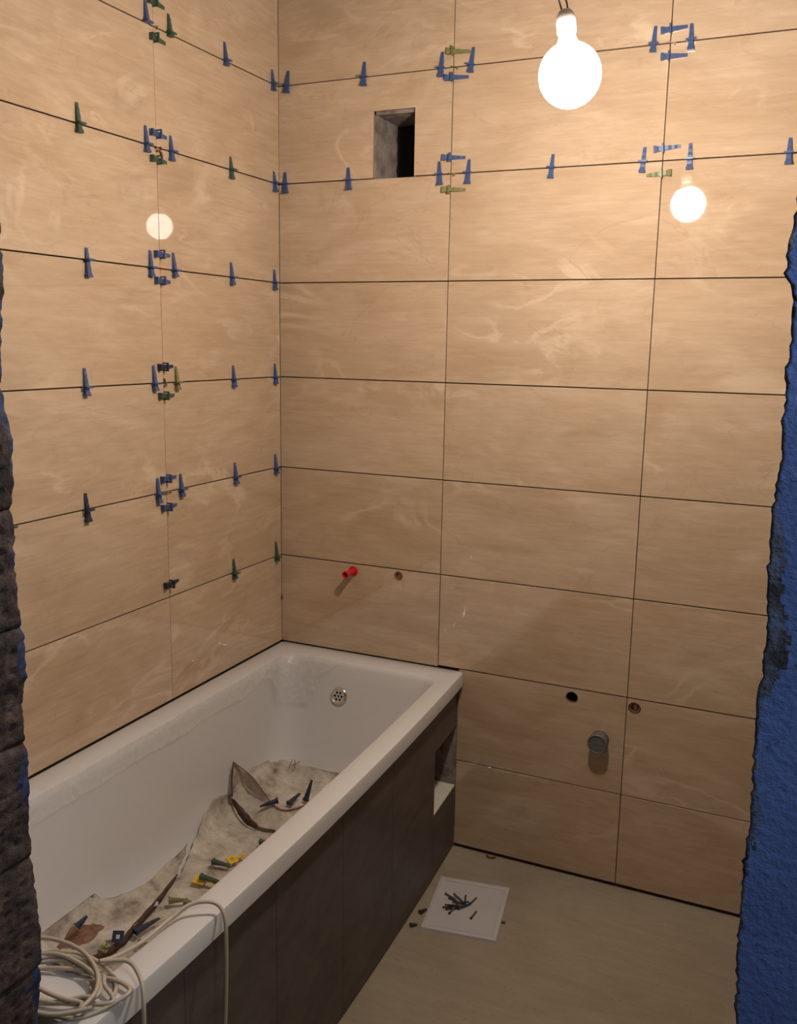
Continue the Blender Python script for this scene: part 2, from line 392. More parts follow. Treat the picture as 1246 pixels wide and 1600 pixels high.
SPOT = {'upright': [0.305, -0.346, 0.27], 'upright_b': [0.301, -0.352, 0.24], 'grey1': [0.273, -0.43, 0.25], 'grey2': [0.278, -0.358, 0.25], 'k1': [0.243, -0.501, 0.265], 'k2': [0.282, -0.48, 0.25], 'g1': [0.3, -0.621, 0.235], 'y1': [0.274, -0.72, 0.235], 'y2': [0.296, -0.767, 0.235], 'kk1': [0.244, -0.752, 0.235], 'kk2': [0.285, -0.759, 0.235], 'yy1': [0.245, -0.851, 0.235], 'yy2': [0.308, -0.827, 0.235], 'o1': [0.26, -0.944, 0.235], 'o2': [0.277, -0.927, 0.235], 'o3': [0.294, -0.943, 0.235], 'o4': [0.317, -0.934, 0.235], 'bw1': [0.255, -1.097, 0.24], 'bw2': [0.274, -1.028, 0.24], 'clip': [0.252, -1.137, 0.25], 'br': [0.167, -1.168, 0.27], 'oc1': [0.288, -1.107, 0.235], 'oc2': [0.32, -1.078, 0.235], 'w': [0.219, -0.982, 0.235], 'stain': [0.135, -1.144, 0.27]}
FLOORP = {'a': [0.687, -0.194, -0.01], 'b': [0.893, -0.147, -0.01], 'c': [0.943, -0.423, -0.01], 'd': [0.72, -0.444, -0.01], 's0': [0.777, -0.317, -0.01], 's1': [0.846, -0.344, -0.01], 'bit': [0.678, -0.358, -0.01], 'bit2': [0.785, -0.003, -0.01], 's2': [0.746, -0.29, -0.01], 's3': [0.799, -0.323, -0.01]}
FOLD = [[0.197, -0.851, 0.244], [0.225, -0.979, 0.244], [0.236, -1.059, 0.244], [0.247, -1.114, 0.244], [0.246, -1.158, 0.244], [0.233, -1.189, 0.244], [0.216, -1.251, 0.244]]
FLAP_EDGE = [[0.114, -0.47, 0.377], [0.18, -0.465, 0.338], [0.264, -0.492, 0.288], [0.307, -0.486, 0.273], [0.335, -0.418, 0.263]]
FLAP_HOLLOW = [[0.124, -0.495, 0.275], [0.159, -0.519, 0.262], [0.209, -0.544, 0.25], [0.25, -0.55, 0.243]]
FLAP_SIDE = [[0.106, -0.458, 0.37], [0.113, -0.48, 0.33], [0.135, -0.51, 0.287]]
EDGE_RIGHT = [(1.721, 1.581), (1.703, 1.579), (1.676, 1.576), (1.67, 1.582), (1.658, 1.584), (1.617, 1.584), (1.593, 1.584), (1.555, 1.585), (1.526, 1.585), (1.506, 1.583), (1.476, 1.584), (1.42, 1.586), (1.395, 1.587), (1.368, 1.587), (1.346, 1.584), (1.32, 1.585), (1.298, 1.587), (1.248, 1.588), (1.208, 1.587), (1.159, 1.587), (1.109, 1.588), (1.061, 1.591)]
EDGE_LEFT = [(1.734, 0.674), (1.688, 0.676), (1.642, 0.669), (1.594, 0.663), (1.53, 0.665), (1.498, 0.674), (1.448, 0.672), (1.397, 0.665), (1.311, 0.665), (1.259, 0.668), (1.233, 0.675), (1.18, 0.675), (1.151, 0.666), (1.095, 0.664), (1.04, 0.668), (1.002, 0.667), (0.943, 0.661), (0.866, 0.667), (0.807, 0.669), (0.746, 0.669), (0.681, 0.662), (0.637, 0.656)]

# ---------------------------------------------------------------- setting: walls with their tiles
def loops_face(bm, outer, inners):
    """planar face in XZ at y=0 with holes, then triangulated"""
    es = []
    for loop in [outer] + inners:
        vs = [bm.verts.new((x, 0, z)) for x, z in loop]
        for i in range(len(vs)): es.append(bm.edges.new((vs[i], vs[(i+1) % len(vs)])))
    bmesh.ops.triangle_fill(bm, edges=es, use_beauty=True, use_dissolve=False, normal=(0, -1, 0))

def slab_xz(outer, inners, y0, y1):
    bm = bmesh.new(); loops_face(bm, outer, inners)
    ret = bmesh.ops.extrude_face_region(bm, geom=bm.faces[:])
    vs = [g for g in ret['geom'] if isinstance(g, bmesh.types.BMVert)]
    bmesh.ops.translate(bm, verts=bm.verts[:], vec=(0, y0, 0)); bmesh.ops.translate(bm, verts=vs, vec=(0, y1-y0, 0))
    return bm

def circle(cx, cz, r, n=20):
    return [(cx+r*math.cos(2*math.pi*i/n), cz+r*math.sin(2*math.pi*i/n)) for i in range(n)]

ROOM_X, DOOR_Y0, DOOR_Y1, CEIL = 1.77, -1.75, -1.87, 2.66
FLOOR_Z = -0.01
NICHE = (0.33, 0.465, 2.104, 2.296)
ROUND = {'red': (0.276, 0.880, 0.0135), 'bath': (0.437, 0.882, 0.0150), 'left': (1.018, 0.574, 0.0185),
         'right': (1.2045, 0.574, 0.0185), 'drain': (1.110, 0.459, 0.027)}
allholes = [circle(x, z, r*0.97) for x, z, r in ROUND.values()]
nrect = [(NICHE[0], NICHE[2]), (NICHE[1], NICHE[2]), (NICHE[1], NICHE[3]), (NICHE[0], NICHE[3])]
wb = struct(bm_obj('wall_back', slab_xz([(-0.15, -0.15), (1.9, -0.15), (1.9, 2.8), (-0.15, 2.8)], [nrect]+allholes, 0.0105, 0.165), M['mortar']))
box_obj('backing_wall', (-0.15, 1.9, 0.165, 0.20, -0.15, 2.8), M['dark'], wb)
bm = bmesh.new()
x0, x1, z0, z1 = NICHE; t = 0.004
add_box(bm, x0, x0+t, 0.009, 0.164, z0, z1); add_box(bm, x1-t, x1, 0.009, 0.164, z0, z1)
add_box(bm, x0, x1, 0.009, 0.164, z1-t*2.5, z1); add_box(bm, x0, x1, 0.009, 0.164, z0-t, z0)
bmesh.ops.subdivide_edges(bm, edges=bm.edges[:], cuts=7, use_grid_fill=True)
for v_ in bm.verts:
    if v_.co.y > 0.015: v_.co += noise.noise_vector(v_.co*45)*0.0035
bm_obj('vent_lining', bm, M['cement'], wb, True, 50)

box_obj('bare_cement', (0.0, 0.6525, 0.0, 0.0104, FLOOR_Z+0.001, 0.585), M['cement'], wb)
wl = struct(box_obj('wall_left', (-0.15, -0.0105, -1.9, 0.0104, -0.15, 2.8), M['mortar']))
ROWS = [0.0015, 0.2955, 0.6042, 0.9043, 1.2046, 1.5024, 1.8015, 2.1045, 2.394, 2.66]
JH, JV = 0.0032, 0.0022       # joint widths
def finish_tile(bm, name, parent, loc, rotz):
    bmesh.ops.recalc_face_normals(bm, faces=bm.faces)
    o = bm_obj(name, bm, M['tile'], parent)
    me = o.data; me.materials.append(M['tile_edge'])
    for p in me.polygons:
        if p.normal.y > -0.2: p.material_index = 1
    o.location = loc
    o.rotation_euler = (random.uniform(-1, 1)*0.0007, random.uniform(-1, 1)*0.0002, rotz + random.uniform(-1, 1)*0.0006)
    return o

def tile(parent, a0, a1, z0, z1, wall, holes=(), notch=None):
    """a0..a1 along the wall; local frame: X along wall, Z up, -Y out of the wall"""
    ca, cz = (a0+a1)/2, (z0+z1)/2
    w, h = (a1-a0)/2, (z1-z0)/2
    if not holes and not notch:
        bm = bmesh.new(); add_box(bm, -w, w, 0, 0.009, -h, h, bevel=0.0007)
    else:
        out = [(-w, -h)]
        if notch: out += [(notch[0]-ca, -h), (notch[0]-ca, notch[3]-cz), (notch[1]-ca, notch[3]-cz), (notch[1]-ca, -h)]
        out += [(w, -h), (w, h), (-w, h)]
        bm = slab_xz(out, [circle(x-ca, z-cz, r) for x, z, r in holes], 0, 0.009)
    if wall == 'back': return finish_tile(bm, 'tile', parent, (ca, 0, cz), 0)
    return finish_tile(bm, 'tile', parent, (0, ca, cz), math.pi/2)

COLS_B = [(-0.0005, 0.5815), (0.5815, 1.1818), (1.1818, 1.765)]
for r in range(9):
    z0, z1 = ROWS[r]+JH/2, ROWS[r+1]-JH/2
    for c, (a0, a1) in enumerate(COLS_B):
        if c == 0 and r < 2: continue                              # bare wall behind the tub
        if c == 1 and r < 2: a0 = 0.6525
        if c == 0 and r == 2: z0 = 0.6015
        elif r == 2: z0 = ROWS[r]+JH/2
        hs = [(x, z, rr) for x, z, rr in ROUND.values() if a0 < x < a1 and z0 < z < z1]
        nt_ = NICHE if (c == 0 and r == 7) else None
        tile(wb, a0+JV/2, a1-JV/2, z0, z1, 'back', hs, nt_)
COLS_L = [(-1.749, -1.198), (-1.198, -0.598), (-0.598, 0.0)]
for r in range(2, 9):
    z0, z1 = ROWS[r]+JH/2, ROWS[r+1]-JH/2
    if r == 2: z0 = 0.6015
    for a0, a1 in COLS_L:
        tile(wl, a0+JV/4, a1-JV/4, z0, z1, 'left')

# hidden enclosing surfaces (close the room, carry the bounce light)
struct(box_obj('wall_right', (ROOM_X, 1.9, -1.9, 0.0104, -0.15, 2.8), M['plaster']))
struct(box_obj('ceiling', (-0.15, 1.9, -1.9, 0.2, CEIL+0.002, 2.8), M['ceiling']))
fl = struct(box_obj('floor', (-0.15, 3.2, -3.6, 0.0104, -0.15, FLOOR_Z), M['floor']))

# front wall with the rough door opening; jagged plastered edge on the right, bare blocks on the left
def interp(tab, z):
    tab = sorted(tab)
    if z <= tab[0][0]: return tab[0][1]
    for (a, xa), (b, xb) in zip(tab, tab[1:]):
        if z <= b: return xa + (xb-xa)*(z-a)/(b-a)
    return tab[-1][1]

HEAD = 2.12
def front_wall():
    bm = bmesh.new()
    # columns across x from the jagged edge to the far end, rows along z
    zs = [FLOOR_Z + i*0.004 for i in range(int((HEAD-FLOOR_Z)/0.004)+1)]
    ys = [DOOR_Y1, DOOR_Y1+0.006, DOOR_Y1+0.03, DOOR_Y1+0.06, DOOR_Y1+0.09, DOOR_Y0]
    offs = [0.0, 0.0015, 0.003, 0.0045, 0.006, 0.008, 0.010, 0.0125, 0.015, 0.018, 0.022, 0.03, 0.06, 0.20, 0.60, 1.6]
    grid = []
    for z in zs:
        e = interp(EDGE_RIGHT, z)
        n1 = noise.noise(Vector((0.3, 0.0, z*55)))*0.0022 + noise.noise(Vector((5, 0, z*150)))*0.0022 + noise.noise(Vector((7, 0, z*330)))*0.0012
        row = []
        for o_ in reversed(offs):                                  # outer face, towards the edge
            y = DOOR_Y1 + noise.noise(Vector((o_*9, 3, z*9)))*0.0012
            row.append(bm.verts.new((e+n1+o_, y + (0.0015 if o_ == 0 else 0), z)))
        for k, y in enumerate(ys[1:]):                             # the reveal, crumbling back
            dx = 0.004 + 0.012*abs(noise.noise(Vector((y*40, 1, z*30)))) + 0.004*k
            row.append(bm.verts.new((e+n1+dx, y, z)))
        grid.append(row)
    for a, b in zip(grid, grid[1:]):
        for i in range(len(a)-1): bm.faces.new((a[i], a[i+1], b[i+1], b[i]))
    me_o = bm_obj('wall_front', bm, M['blue_wall'], None, True, 60)
    me = me_o.data; me.materials.append(M['chipped'])
    for p in me.polygons:
        c = p.center; d = c.x - interp(EDGE_RIGHT, c.z)
        band = 0.002 + max(0, noise.noise(Vector((2, 7, c.z*14))))*0.014
        band += 0.010*math.exp(-((c.z-1.42)/0.07)**2)
        band += 0.0035*noise.noise(Vector((c.x*260, 3, c.z*190)))
        if c.y > DOOR_Y1+0.003 or d < band: p.material_index = 1
    return me_o
wf = struct(front_wall())
box_obj('wall_core', (1.66, 3.2, DOOR_Y1+0.004, DOOR_Y0, FLOOR_Z, HEAD), M['plaster'], wf)
box_obj('lintel', (-0.15, 3.2, DOOR_Y1, DOOR_Y0, HEAD, 2.8), M['plaster'], wf)
box_obj('left_pier', (-0.15, 0.60, DOOR_Y1, DOOR_Y0, FLOOR_Z, HEAD), M['brick'], wf)
BJ = [-0.01, 0.21, 0.40, 0.57, 0.734, 0.905, 1.076, 1.241, 1.40, 1.56, 1.73, 1.90, 2.12]
def block(z0, z1, last):
    ny, nz = 26, max(8, int((z1-z0)/0.0045))
    verts, faces = [], []
    for j in range(nz+1):
        z = z0 + (z1-z0)*j/nz
        for i in range(ny+1):
            y = DOOR_Y1 + (DOOR_Y0-DOOR_Y1)*i/ny
            e = interp(EDGE_LEFT, z)
            d = noise.noise(Vector((y*30, 4, z*30)))*0.0035 + noise.noise(Vector((y*110, 9, z*110)))*0.0028
            d += noise.noise(Vector((y*240, 2, z*240)))*0.0015
            edge = min(j, nz-j)
            if edge == 0: d -= 0.006
            elif edge == 1: d -= 0.002
            # columns of perforations in the block ends
            for yc in (-1.772, -1.80, -1.828):
                for q in range(-2, 3):
                    zc = (z0+z1)/2 + q*0.027
                    rr = math.hypot((y-yc)/0.0042, (z-zc)/0.0038)
                    if rr < 1: d -= 0.006
            if i >= ny-1: d += 0.002*noise.noise(Vector((1, 1, z*90)))
            verts.append((e + d - (0.006 if i == 0 else 0), y, z))
    n = ny+1
    for j in range(nz):
        for i in range(ny): faces.append((j*n+i, j*n+i+1, (j+1)*n+i+1, (j+1)*n+i))
    base = len(verts)
    per = [i for i in range(n)] + [(j*n+ny) for j in range(1, nz+1)] + [nz*n+i for i in range(ny-1, -1, -1)] + [j*n for j in range(nz-1, 0, -1)]
    for k in per: v_ = verts[k]; verts.append((0.60, v_[1], v_[2]))
    L_ = len(per)
    for k in range(L_): faces.append((per[k], base+k, base+(k+1) % L_, per[(k+1) % L_]))
    faces.append(tuple(range(base, base+L_)))
    o = mesh_obj('brick', verts, faces, M['brick'], wf, True, 70)
    me = o.data; me.materials.append(M['blue_crust'])
    for p in me.polygons:
        c = p.center
        near = DOOR_Y0 - c.y
        lim = 0.000 + 0.012*noise.noise(Vector((3, 3, c.z*16)))
        for zc, w in ((1.20, 0.035), (1.56, 0.07), (1.02, 0.04), (0.70, 0.05)):
            lim += 0.014*math.exp(-((c.z-zc)/w)**2)
        if near < lim and c.x > 0.64: p.material_index = 1
for k in range(len(BJ)-1): block(BJ[k], BJ[k+1], k == len(BJ)-2)

# ---------------------------------------------------------------- bath tub
def rounded_rect(x0, x1, y0, y1, r, nside=14, ncorn=7):
    pts = []
    cs = [((x1-r, y1-r), 0), ((x0+r, y1-r), 90), ((x0+r, y0+r), 180), ((x1-r, y0+r), 270)]
    for k, ((cx, cy), a0) in enumerate(cs):
        for i in range(ncorn):
            a = math.radians(a0 + 90*i/(ncorn-1)); pts.append((cx+r*math.cos(a), cy+r*math.sin(a)))
        (nx, ny), na = cs[(k+1) % 4]
        ax, ay = pts[-1]; a = math.radians(na); bx, by = nx+r*math.cos(a), ny+r*math.sin(a)
        for i in range(1, nside): t_ = i/nside; pts.append((ax+(bx-ax)*t_, ay+(by-ay)*t_))
    return pts

def warp_x(x, y):
    s = -y; xo = 0.672 + 0.066*s - 0.030*s*s
    return x*(xo/0.70)

RINGS = [  # z, x0, x1, y0, y1, r      outside upwards, over the rim, down the inside
    (0.556, 0.010, 0.690, -1.690, -0.010, 0.010),
    (0.556, 0.003, 0.700, -1.700, -0.003, 0.012),
    (0.592, 0.003, 0.700, -1.700, -0.003, 0.012),
    (0.598, 0.005, 0.698, -1.698, -0.005, 0.012),
    (0.600, 0.009, 0.693, -1.694, -0.009, 0.012),
    (0.600, 0.076, 0.644, -1.625, -0.090, 0.055),
    (0.597, 0.083, 0.638, -1.618, -0.097, 0.058),
    (0.585, 0.088, 0.634, -1.610, -0.104, 0.062),
    (0.540, 0.091, 0.630, -1.590, -0.112, 0.070),
    (0.420, 0.095, 0.623, -1.530, -0.140, 0.085),
    (0.320, 0.100, 0.613, -1.460, -0.175, 0.100),
    (0.260, 0.112, 0.600, -1.400, -0.205, 0.115),
    (0.228, 0.138, 0.575, -1.350, -0.245, 0.120),
    (0.214, 0.180, 0.535, -1.280, -0.300, 0.110),
    (0.210, 0.250, 0.460, -1.150, -0.420, 0.080),
]
rings3 = []
for z, x0, x1, y0, y1, r in RINGS:
    rings3.append([Vector((warp_x(x, y), y, z)) for x, y in rounded_rect(x0, x1, y0, y1, r)])
NP = len(rings3[0])
verts = [v for rg in rings3 for v in rg]; faces = []
for k in range(len(rings3)-1):
    for i in range(NP):
        j = (i+1) % NP; faces.append((k*NP+i, k*NP+j, (k+1)*NP+j, (k+1)*NP+i))
faces.append(tuple((len(rings3)-1)*NP+i for i in range(NP)))
tub = empty('bathtub', (0.35, -0.85, FLOOR_Z)); tub_off = Vector((0.35, -0.85, FLOOR_Z))
tag(tub, 'white acrylic bathtub along the left wall with dirty paper lying inside', 'bathtub')
shell = mesh_obj('basin', [v - tub_off for v in verts], faces, M['tub'], tub, True, 40)
so = shell.modifiers.new('thickness', 'SOLIDIFY'); so.thickness = 0.004; so.offset = -1

def tub_wall_at(idx, z):
    """point on the inside of the tub at perimeter index (float) and height"""
    rs = [(RINGS[k][0], k) for k in range(5, len(RINGS))]
    for (za, a), (zb, b) in zip(rs, rs[1:]):
        if za >= z >= zb and za != zb:
            t_ = (za-z)/(za-zb)
            i0 = int(math.floor(idx)) % NP; i1 = (i0+1) % NP; f = idx-math.floor(idx)
            p = rings3[a][i0].lerp(rings3[a][i1], f); q = rings3[b][i0].lerp(rings3[b][i1], f)
            return p.lerp(q, t_)
    return rings3[5][int(idx) % NP].copy()

# legs (inside the enclosure, seen through the hatch from low angles) carry the tub
for lx, ly in ((0.2, -0.5), (0.5, -0.5), (0.2, -1.2), (0.5, -1.2)):
    bm = bmesh.new(); lathe(bm, [(0, 0), (0.022, 0), (0.022, 0.008), (0.006, 0.012), (0.006, 0.214), (0, 0.214)], 12)
    o = bm_obj('leg', bm, M['screw'], tub); o.location = Vector((lx, ly, FLOOR_Z)) - tub_off

# overflow fitting on the far inner end
oz = 0.492
best = min(range(NP*4), key=lambda i: abs(tub_wall_at(i/4, oz).x-0.293) + (0 if tub_wall_at(i/4, oz).y > -0.3 else 9))
pc = tub_wall_at(best/4, oz); up_ = (tub_wall_at(best/4, oz+0.04)-pc).normalized()
nrm = Vector((1, 0, 0)).cross(up_).normalized()
if nrm.y > 0: nrm = -nrm
Mo = Matrix.Translation(pc - tub_off + nrm*0.001) @ nrm.to_track_quat('Z', 'Y').to_matrix().to_4x4()
bm = bmesh.new(); lathe(bm, [(0.0275, 0), (0.0295, 0.002), (0.028, 0.005), (0.023, 0.007), (0.0215, 0.0055)], 32, Mo)
ovf = bm_obj('overflow_drain', bm, M['chrome'], tub, True, 50); ovf['label'] = 'round chrome overflow grate with holes'
bm = bmesh.new()
es = []
for loop in [circle(0, 0, 0.0216, 32)] + [circle(0.0125*math.cos(a), 0.0125*math.sin(a), 0.0040, 12) for a in [k*math.pi/3 for k in range(6)]] + [circle(0, 0, 0.0034, 12)]:
    vs = [bm.verts.new((x, y, 0.0056)) for x, y in loop]
    for i in range(len(vs)): es.append(bm.edges.new((vs[i], vs[(i+1) % len(vs)])))
bmesh.ops.triangle_fill(bm, edges=es, use_beauty=True, normal=(0, 0, 1))
bmesh.ops.transform(bm, matrix=Mo, verts=bm.verts[:])
bm_obj('grate', bm, M['chrome'], ovf)
bm = bmesh.new(); lathe(bm, [(0, 0.0012), (0.0216, 0.0012)], 24, Mo); bm_obj('drain_mouth', bm, M['dark'], ovf)

# ---------------------------------------------------------------- tub enclosure: block wall, dark tiles, hatch opening
def pan_x(y): return warp_x(0.70, y) - 0.020
enc = empty('bath_enclosure', (0.66, -0.85, FLOOR_Z)); eo = Vector((0.66, -0.85, FLOOR_Z))
tag(enc, 'dark stone-tiled side panel of the bathtub with open square hatch', 'bath panel')
HY0, HY1, HZ0, HZ1 = -0.215, -0.004, 0.210, 0.415
def along(name, y0, y1, z0, z1, d0, d1, mat, parent, lab=None, bev=0.0):
    """a panel that follows the tub's slightly bowed side; d0, d1 = depth behind the panel face"""
    n = max(2, int((y1-y0)/0.06)+1); verts, faces = [], []
    for i in range(n):
        y = y0+(y1-y0)*i/(n-1); x = pan_x(y)
        verts += [Vector((x-d0, y, z0))-eo, Vector((x-d0, y, z1))-eo, Vector((x-d1, y, z1))-eo, Vector((x-d1, y, z0))-eo]
    for i in range(n-1):
        a = i*4; b = a+4
        for k in range(4): faces.append((a+k, a+(k+1) % 4, b+(k+1) % 4, b+k))
    faces.append((3, 2, 1, 0)); e = (n-1)*4; faces.append((e, e+1, e+2, e+3))
    o = mesh_obj(name, verts, faces, mat, parent)
    bm = bmesh.new(); bm.from_mesh(o.data); bmesh.ops.recalc_face_normals(bm, faces=bm.faces); bm.to_mesh(o.data); bm.free()
    if lab: o['label'] = lab
    return o
along('block_wall', -1.745, HY0, FLOOR_Z, 0.535, 0.0102, 0.075, M['foam_block'], enc, 'pale aerated block wall behind the tiles')
along('block_wall', HY0, HY1, FLOOR_Z, HZ0, 0.0005, 0.105, M['foam_block'], enc, 'pale block sill of the hatch')
along('block_wall', HY0, HY1, HZ1+0.0, 0.535, 0.0102, 0.05, M['foam_block'], enc)
g = 0.0006
cuts = [-1.745, -1.45, -1.15, -0.85, -0.55, HY0]
for a, b in zip(cuts, cuts[1:]):
    along('tile', a+g, b-g, FLOOR_Z+0.004, 0.535, 0.0, 0.010, M['dark_tile'], enc)
along('tile', HY0+g*0.2, -0.0035, FLOOR_Z+0.004, HZ0-0.004, 0.0-0.0002, -0.0+0.0004, M['dark_tile'], enc)
along('tile', HY0+g*0.2, -0.0035, HZ1, 0.535, 0.0, 0.010, M['dark_tile'], enc)

# ---------------------------------------------------------------- film on the inner left side
def film():
    # walk the inner perimeter (left side, far-left corner, start of the far end) by arc length
    i_c1 = 20; step = 0.25; idxs = []
    k = i_c1+7+12.5
    while k > i_c1-7: idxs.append(k); k -= step
    pts0 = [tub_wall_at(i, 0.57) for i in idxs]
    arc = [0.0]
    for a, c in zip(pts0, pts0[1:]): arc.append(arc[-1]+(c-a).length)
    mid = min(range(len(idxs)), key=lambda q: abs(idxs[q]-(i_c1+3))); arc = [q-arc[mid] for q in arc]
    ns, nt2 = 230, 26; lo = max(arc[0], -1.42); hi = 0.20
    verts, faces = [], []
    for s in range(ns+1):
        S0 = lo+(hi-lo)*s/ns
        q = max(i for i in range(len(arc)-1) if arc[i] <= S0+1e-9)
        f = (S0-arc[q])/max(1e-6, arc[q+1]-arc[q]); idx = idxs[q]+(idxs[q+1]-idxs[q])*f
        dep = 0.050 + 0.012*noise.noise(Vector((S0*6, 0, 0))) + 0.005*noise.noise(Vector((S0*28, 0, 4)))
        dep *= 1-0.45*math.exp(-((S0+0.16)/0.05)**2)
        dep += 0.095*math.exp(-abs((S0-0.005)/0.085)**4)
        if S0 > 0.09: dep *= max(0.05, 1-(S0-0.09)/0.11)
        loose = math.exp(-abs((S0+0.0)/0.16)**4)
        for t in range(nt2+1):
            f = t/nt2; z = 0.5985 - dep*f; p = tub_wall_at(idx, z)
            c = Vector((0.34, max(-1.4, min(-0.35, p.y)), z)); n = (c-p); n.z = 0; n.normalize()
            wr = noise.noise(Vector((p.x*13, p.y*11, z*15)))+0.4*noise.noise(Vector((p.x*38, p.y*34, z*40)))
            off = 0.003 + (0.0018+0.013*loose)*(0.9+wr)*min(1, f*4) + 0.004*(f**8)
            verts.append(p + n*off)
    n = nt2+1
    for a in range(ns):
        for b in range(nt2): faces.append((a*n+b, (a+1)*n+b, (a+1)*n+b+1, a*n+b+1))
    o = mesh_obj('protective_film', verts, faces, M['film'], None, True, 180)
    m_ = o.modifiers.new('thickness', 'SOLIDIFY'); m_.thickness = 0.0004
    tag(o, 'crinkled clear protective film peeling inside the left edge of the bathtub', 'plastic film')
film()

# ---------------------------------------------------------------- dirty paper sheets in the tub
def tub_floor_z(x, y):
    """height of the tub surface below a point"""
    zb = 0.210
    for (za, ax0, ax1, ay0, ay1, ar), (zc, bx0, bx1, by0, by1, br) in zip(RINGS[8:], RINGS[9:]):
        def outside(x0, x1, y0, y1):
            sx = x/(warp_x(0.70, y)/0.70)
            return max(x0-sx, sx-x1, y0-y, y-y1)
        oa, ob = outside(ax0, ax1, ay0, ay1), outside(bx0, bx1, by0, by1)
        if ob > 0:
            if oa >= 0: return za
            t_ = ob/(ob-oa); return zc+(za-zc)*t_
    return zb

def sheet(grid, label, amp, seed, group='dirty protective sheets in the bathtub'):
    nr, nc = len(grid), len(grid[0]); R, Cn = 26, 30
    def cr(p0, p1, p2, p3, t): return 0.5*((2*p1)+(p2-p0)*t+(2*p0-5*p1+4*p2-p3)*t*t+(3*p1-p0-3*p2+p3)*t**3)
    def samp(arr, t):
        n = len(arr)-1; f = t*n; i = min(int(f), n-1)
        return cr(arr[max(i-1, 0)], arr[i], arr[i+1], arr[min(i+2, n)], f-i)
    G = [[Vector(p) for p in r] for r in grid]
    verts, faces = [], []
    for a in range(R+1):
        u = a/R; col = [samp([G[r][c] for r in range(nr)], u) for c in range(nc)]
        for b in range(Cn+1):
            vpar = b/Cn
            p = samp(col, vpar)
            q = p*1.0
            e = min(a, R-a, b, Cn-b)
            d = noise.noise(Vector((p.x*16, p.y*16, seed)))*amp + noise.noise(Vector((p.x*50, p.y*50, seed+3)))*amp*0.45
            q.z += d
            if e == 0:
                q.x += noise.noise(Vector((p.x*60, p.y*60, seed+5)))*0.008; q.y += noise.noise(Vector((p.x*60, p.y*60, seed+8)))*0.008
            q.x = max(q.x, 0.109 + 0.25*max(0.0, 0.262-q.z)); q.y = min(q.y, -0.21)
            q.z = max(q.z, 0.2135 if q.x > 0.2 else min(tub_floor_z(q.x, q.y), q.z+0.02)+0.003)
            verts.append(q)
    n = Cn+1
    for a in range(R):
        for b in range(Cn): faces.append((a*n+b, a*n+b+1, (a+1)*n+b+1, (a+1)*n+b))
    o = mesh_obj('paper_sheet', verts, faces, M['sheet'], None, True, 180)
    m_ = o.modifiers.new('thickness', 'SOLIDIFY'); m_.thickness = 0.0012; m_.offset = 1
    tag(o, label, 'paper sheet', group)
    return o
sh_far = sheet(SHEET_FAR, 'dirty paper sheet covering the far bottom end of the bathtub', 0.004, 1)
sh_flap = sheet(SHEET_FLAP, 'pale torn sheet folded up like a tent in the middle of the bathtub', 0.005, 2)
sh_mid = sheet(SHEET_MID, 'dusty sheet under the yellow clips, left edge curled up the tub side', 0.005, 3)
sh_near = sheet(SHEET_NEAR, 'crumpled brown-stained sheet in the near end of the bathtub', 0.006, 4)
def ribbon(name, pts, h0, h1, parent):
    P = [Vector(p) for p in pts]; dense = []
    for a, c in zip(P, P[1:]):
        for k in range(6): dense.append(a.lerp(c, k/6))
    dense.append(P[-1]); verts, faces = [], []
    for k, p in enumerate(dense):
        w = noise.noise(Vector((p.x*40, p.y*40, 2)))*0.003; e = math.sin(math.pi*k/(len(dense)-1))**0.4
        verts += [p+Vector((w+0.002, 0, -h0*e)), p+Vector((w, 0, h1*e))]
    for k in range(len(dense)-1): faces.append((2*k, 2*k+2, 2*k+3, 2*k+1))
    o = mesh_obj(name, verts, faces, M['brown_edge'], parent, True, 180)  # dark brown holds both the sheet edge and the shade of its fold
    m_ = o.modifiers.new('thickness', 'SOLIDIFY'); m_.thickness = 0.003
    o['label'] = 'dark brown sheet edge with painted fold shade'
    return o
ribbon('shaded_edge', FOLD, 0.016, 0.004, sh_near)
ribbon('shaded_edge', FLAP_HOLLOW, 0.020, 0.008, sh_flap)  # dark strip painted in for the shade inside the flap's hollow
ribbon('shaded_edge', FLAP_SIDE, 0.006, 0.006, sh_flap)
tube('creased_rim', FLAP_EDGE, 0.0016, M['brown_clip'], sh_flap, 5)

def dirt():
    # a heap of brown dust and crumbs against the near left side of the tub bottom
    verts, faces = [], []; n = 30
    for a in range(n+1):
        for b in range(n+1):
            x = 0.115+0.115*a/n; y = -1.235+0.17*b/n
            r = math.hypot((a/n-0.42)/0.5, (b/n-0.5)/0.5)
            r += 0.35*noise.noise(Vector((x*25, y*25, 0)))
            z = tub_floor_z(x, y)*0.25 + 0.75*0.243 + 0.022*(1-r) + noise.noise(Vector((x*80, y*80, 1)))*0.004
            verts.append((x, y, z))
    for a in range(n):
        for b in range(n): faces.append((a*(n+1)+b, (a+1)*(n+1)+b, (a+1)*(n+1)+b+1, a*(n+1)+b+1))
    o = mesh_obj('dirt_heap', verts, faces, M['dirt'], None, True, 180)
    tag(o, 'reddish brown dirt heaped on the near sheet in the bathtub', 'dirt'); o['kind'] = 'stuff'
dirt()

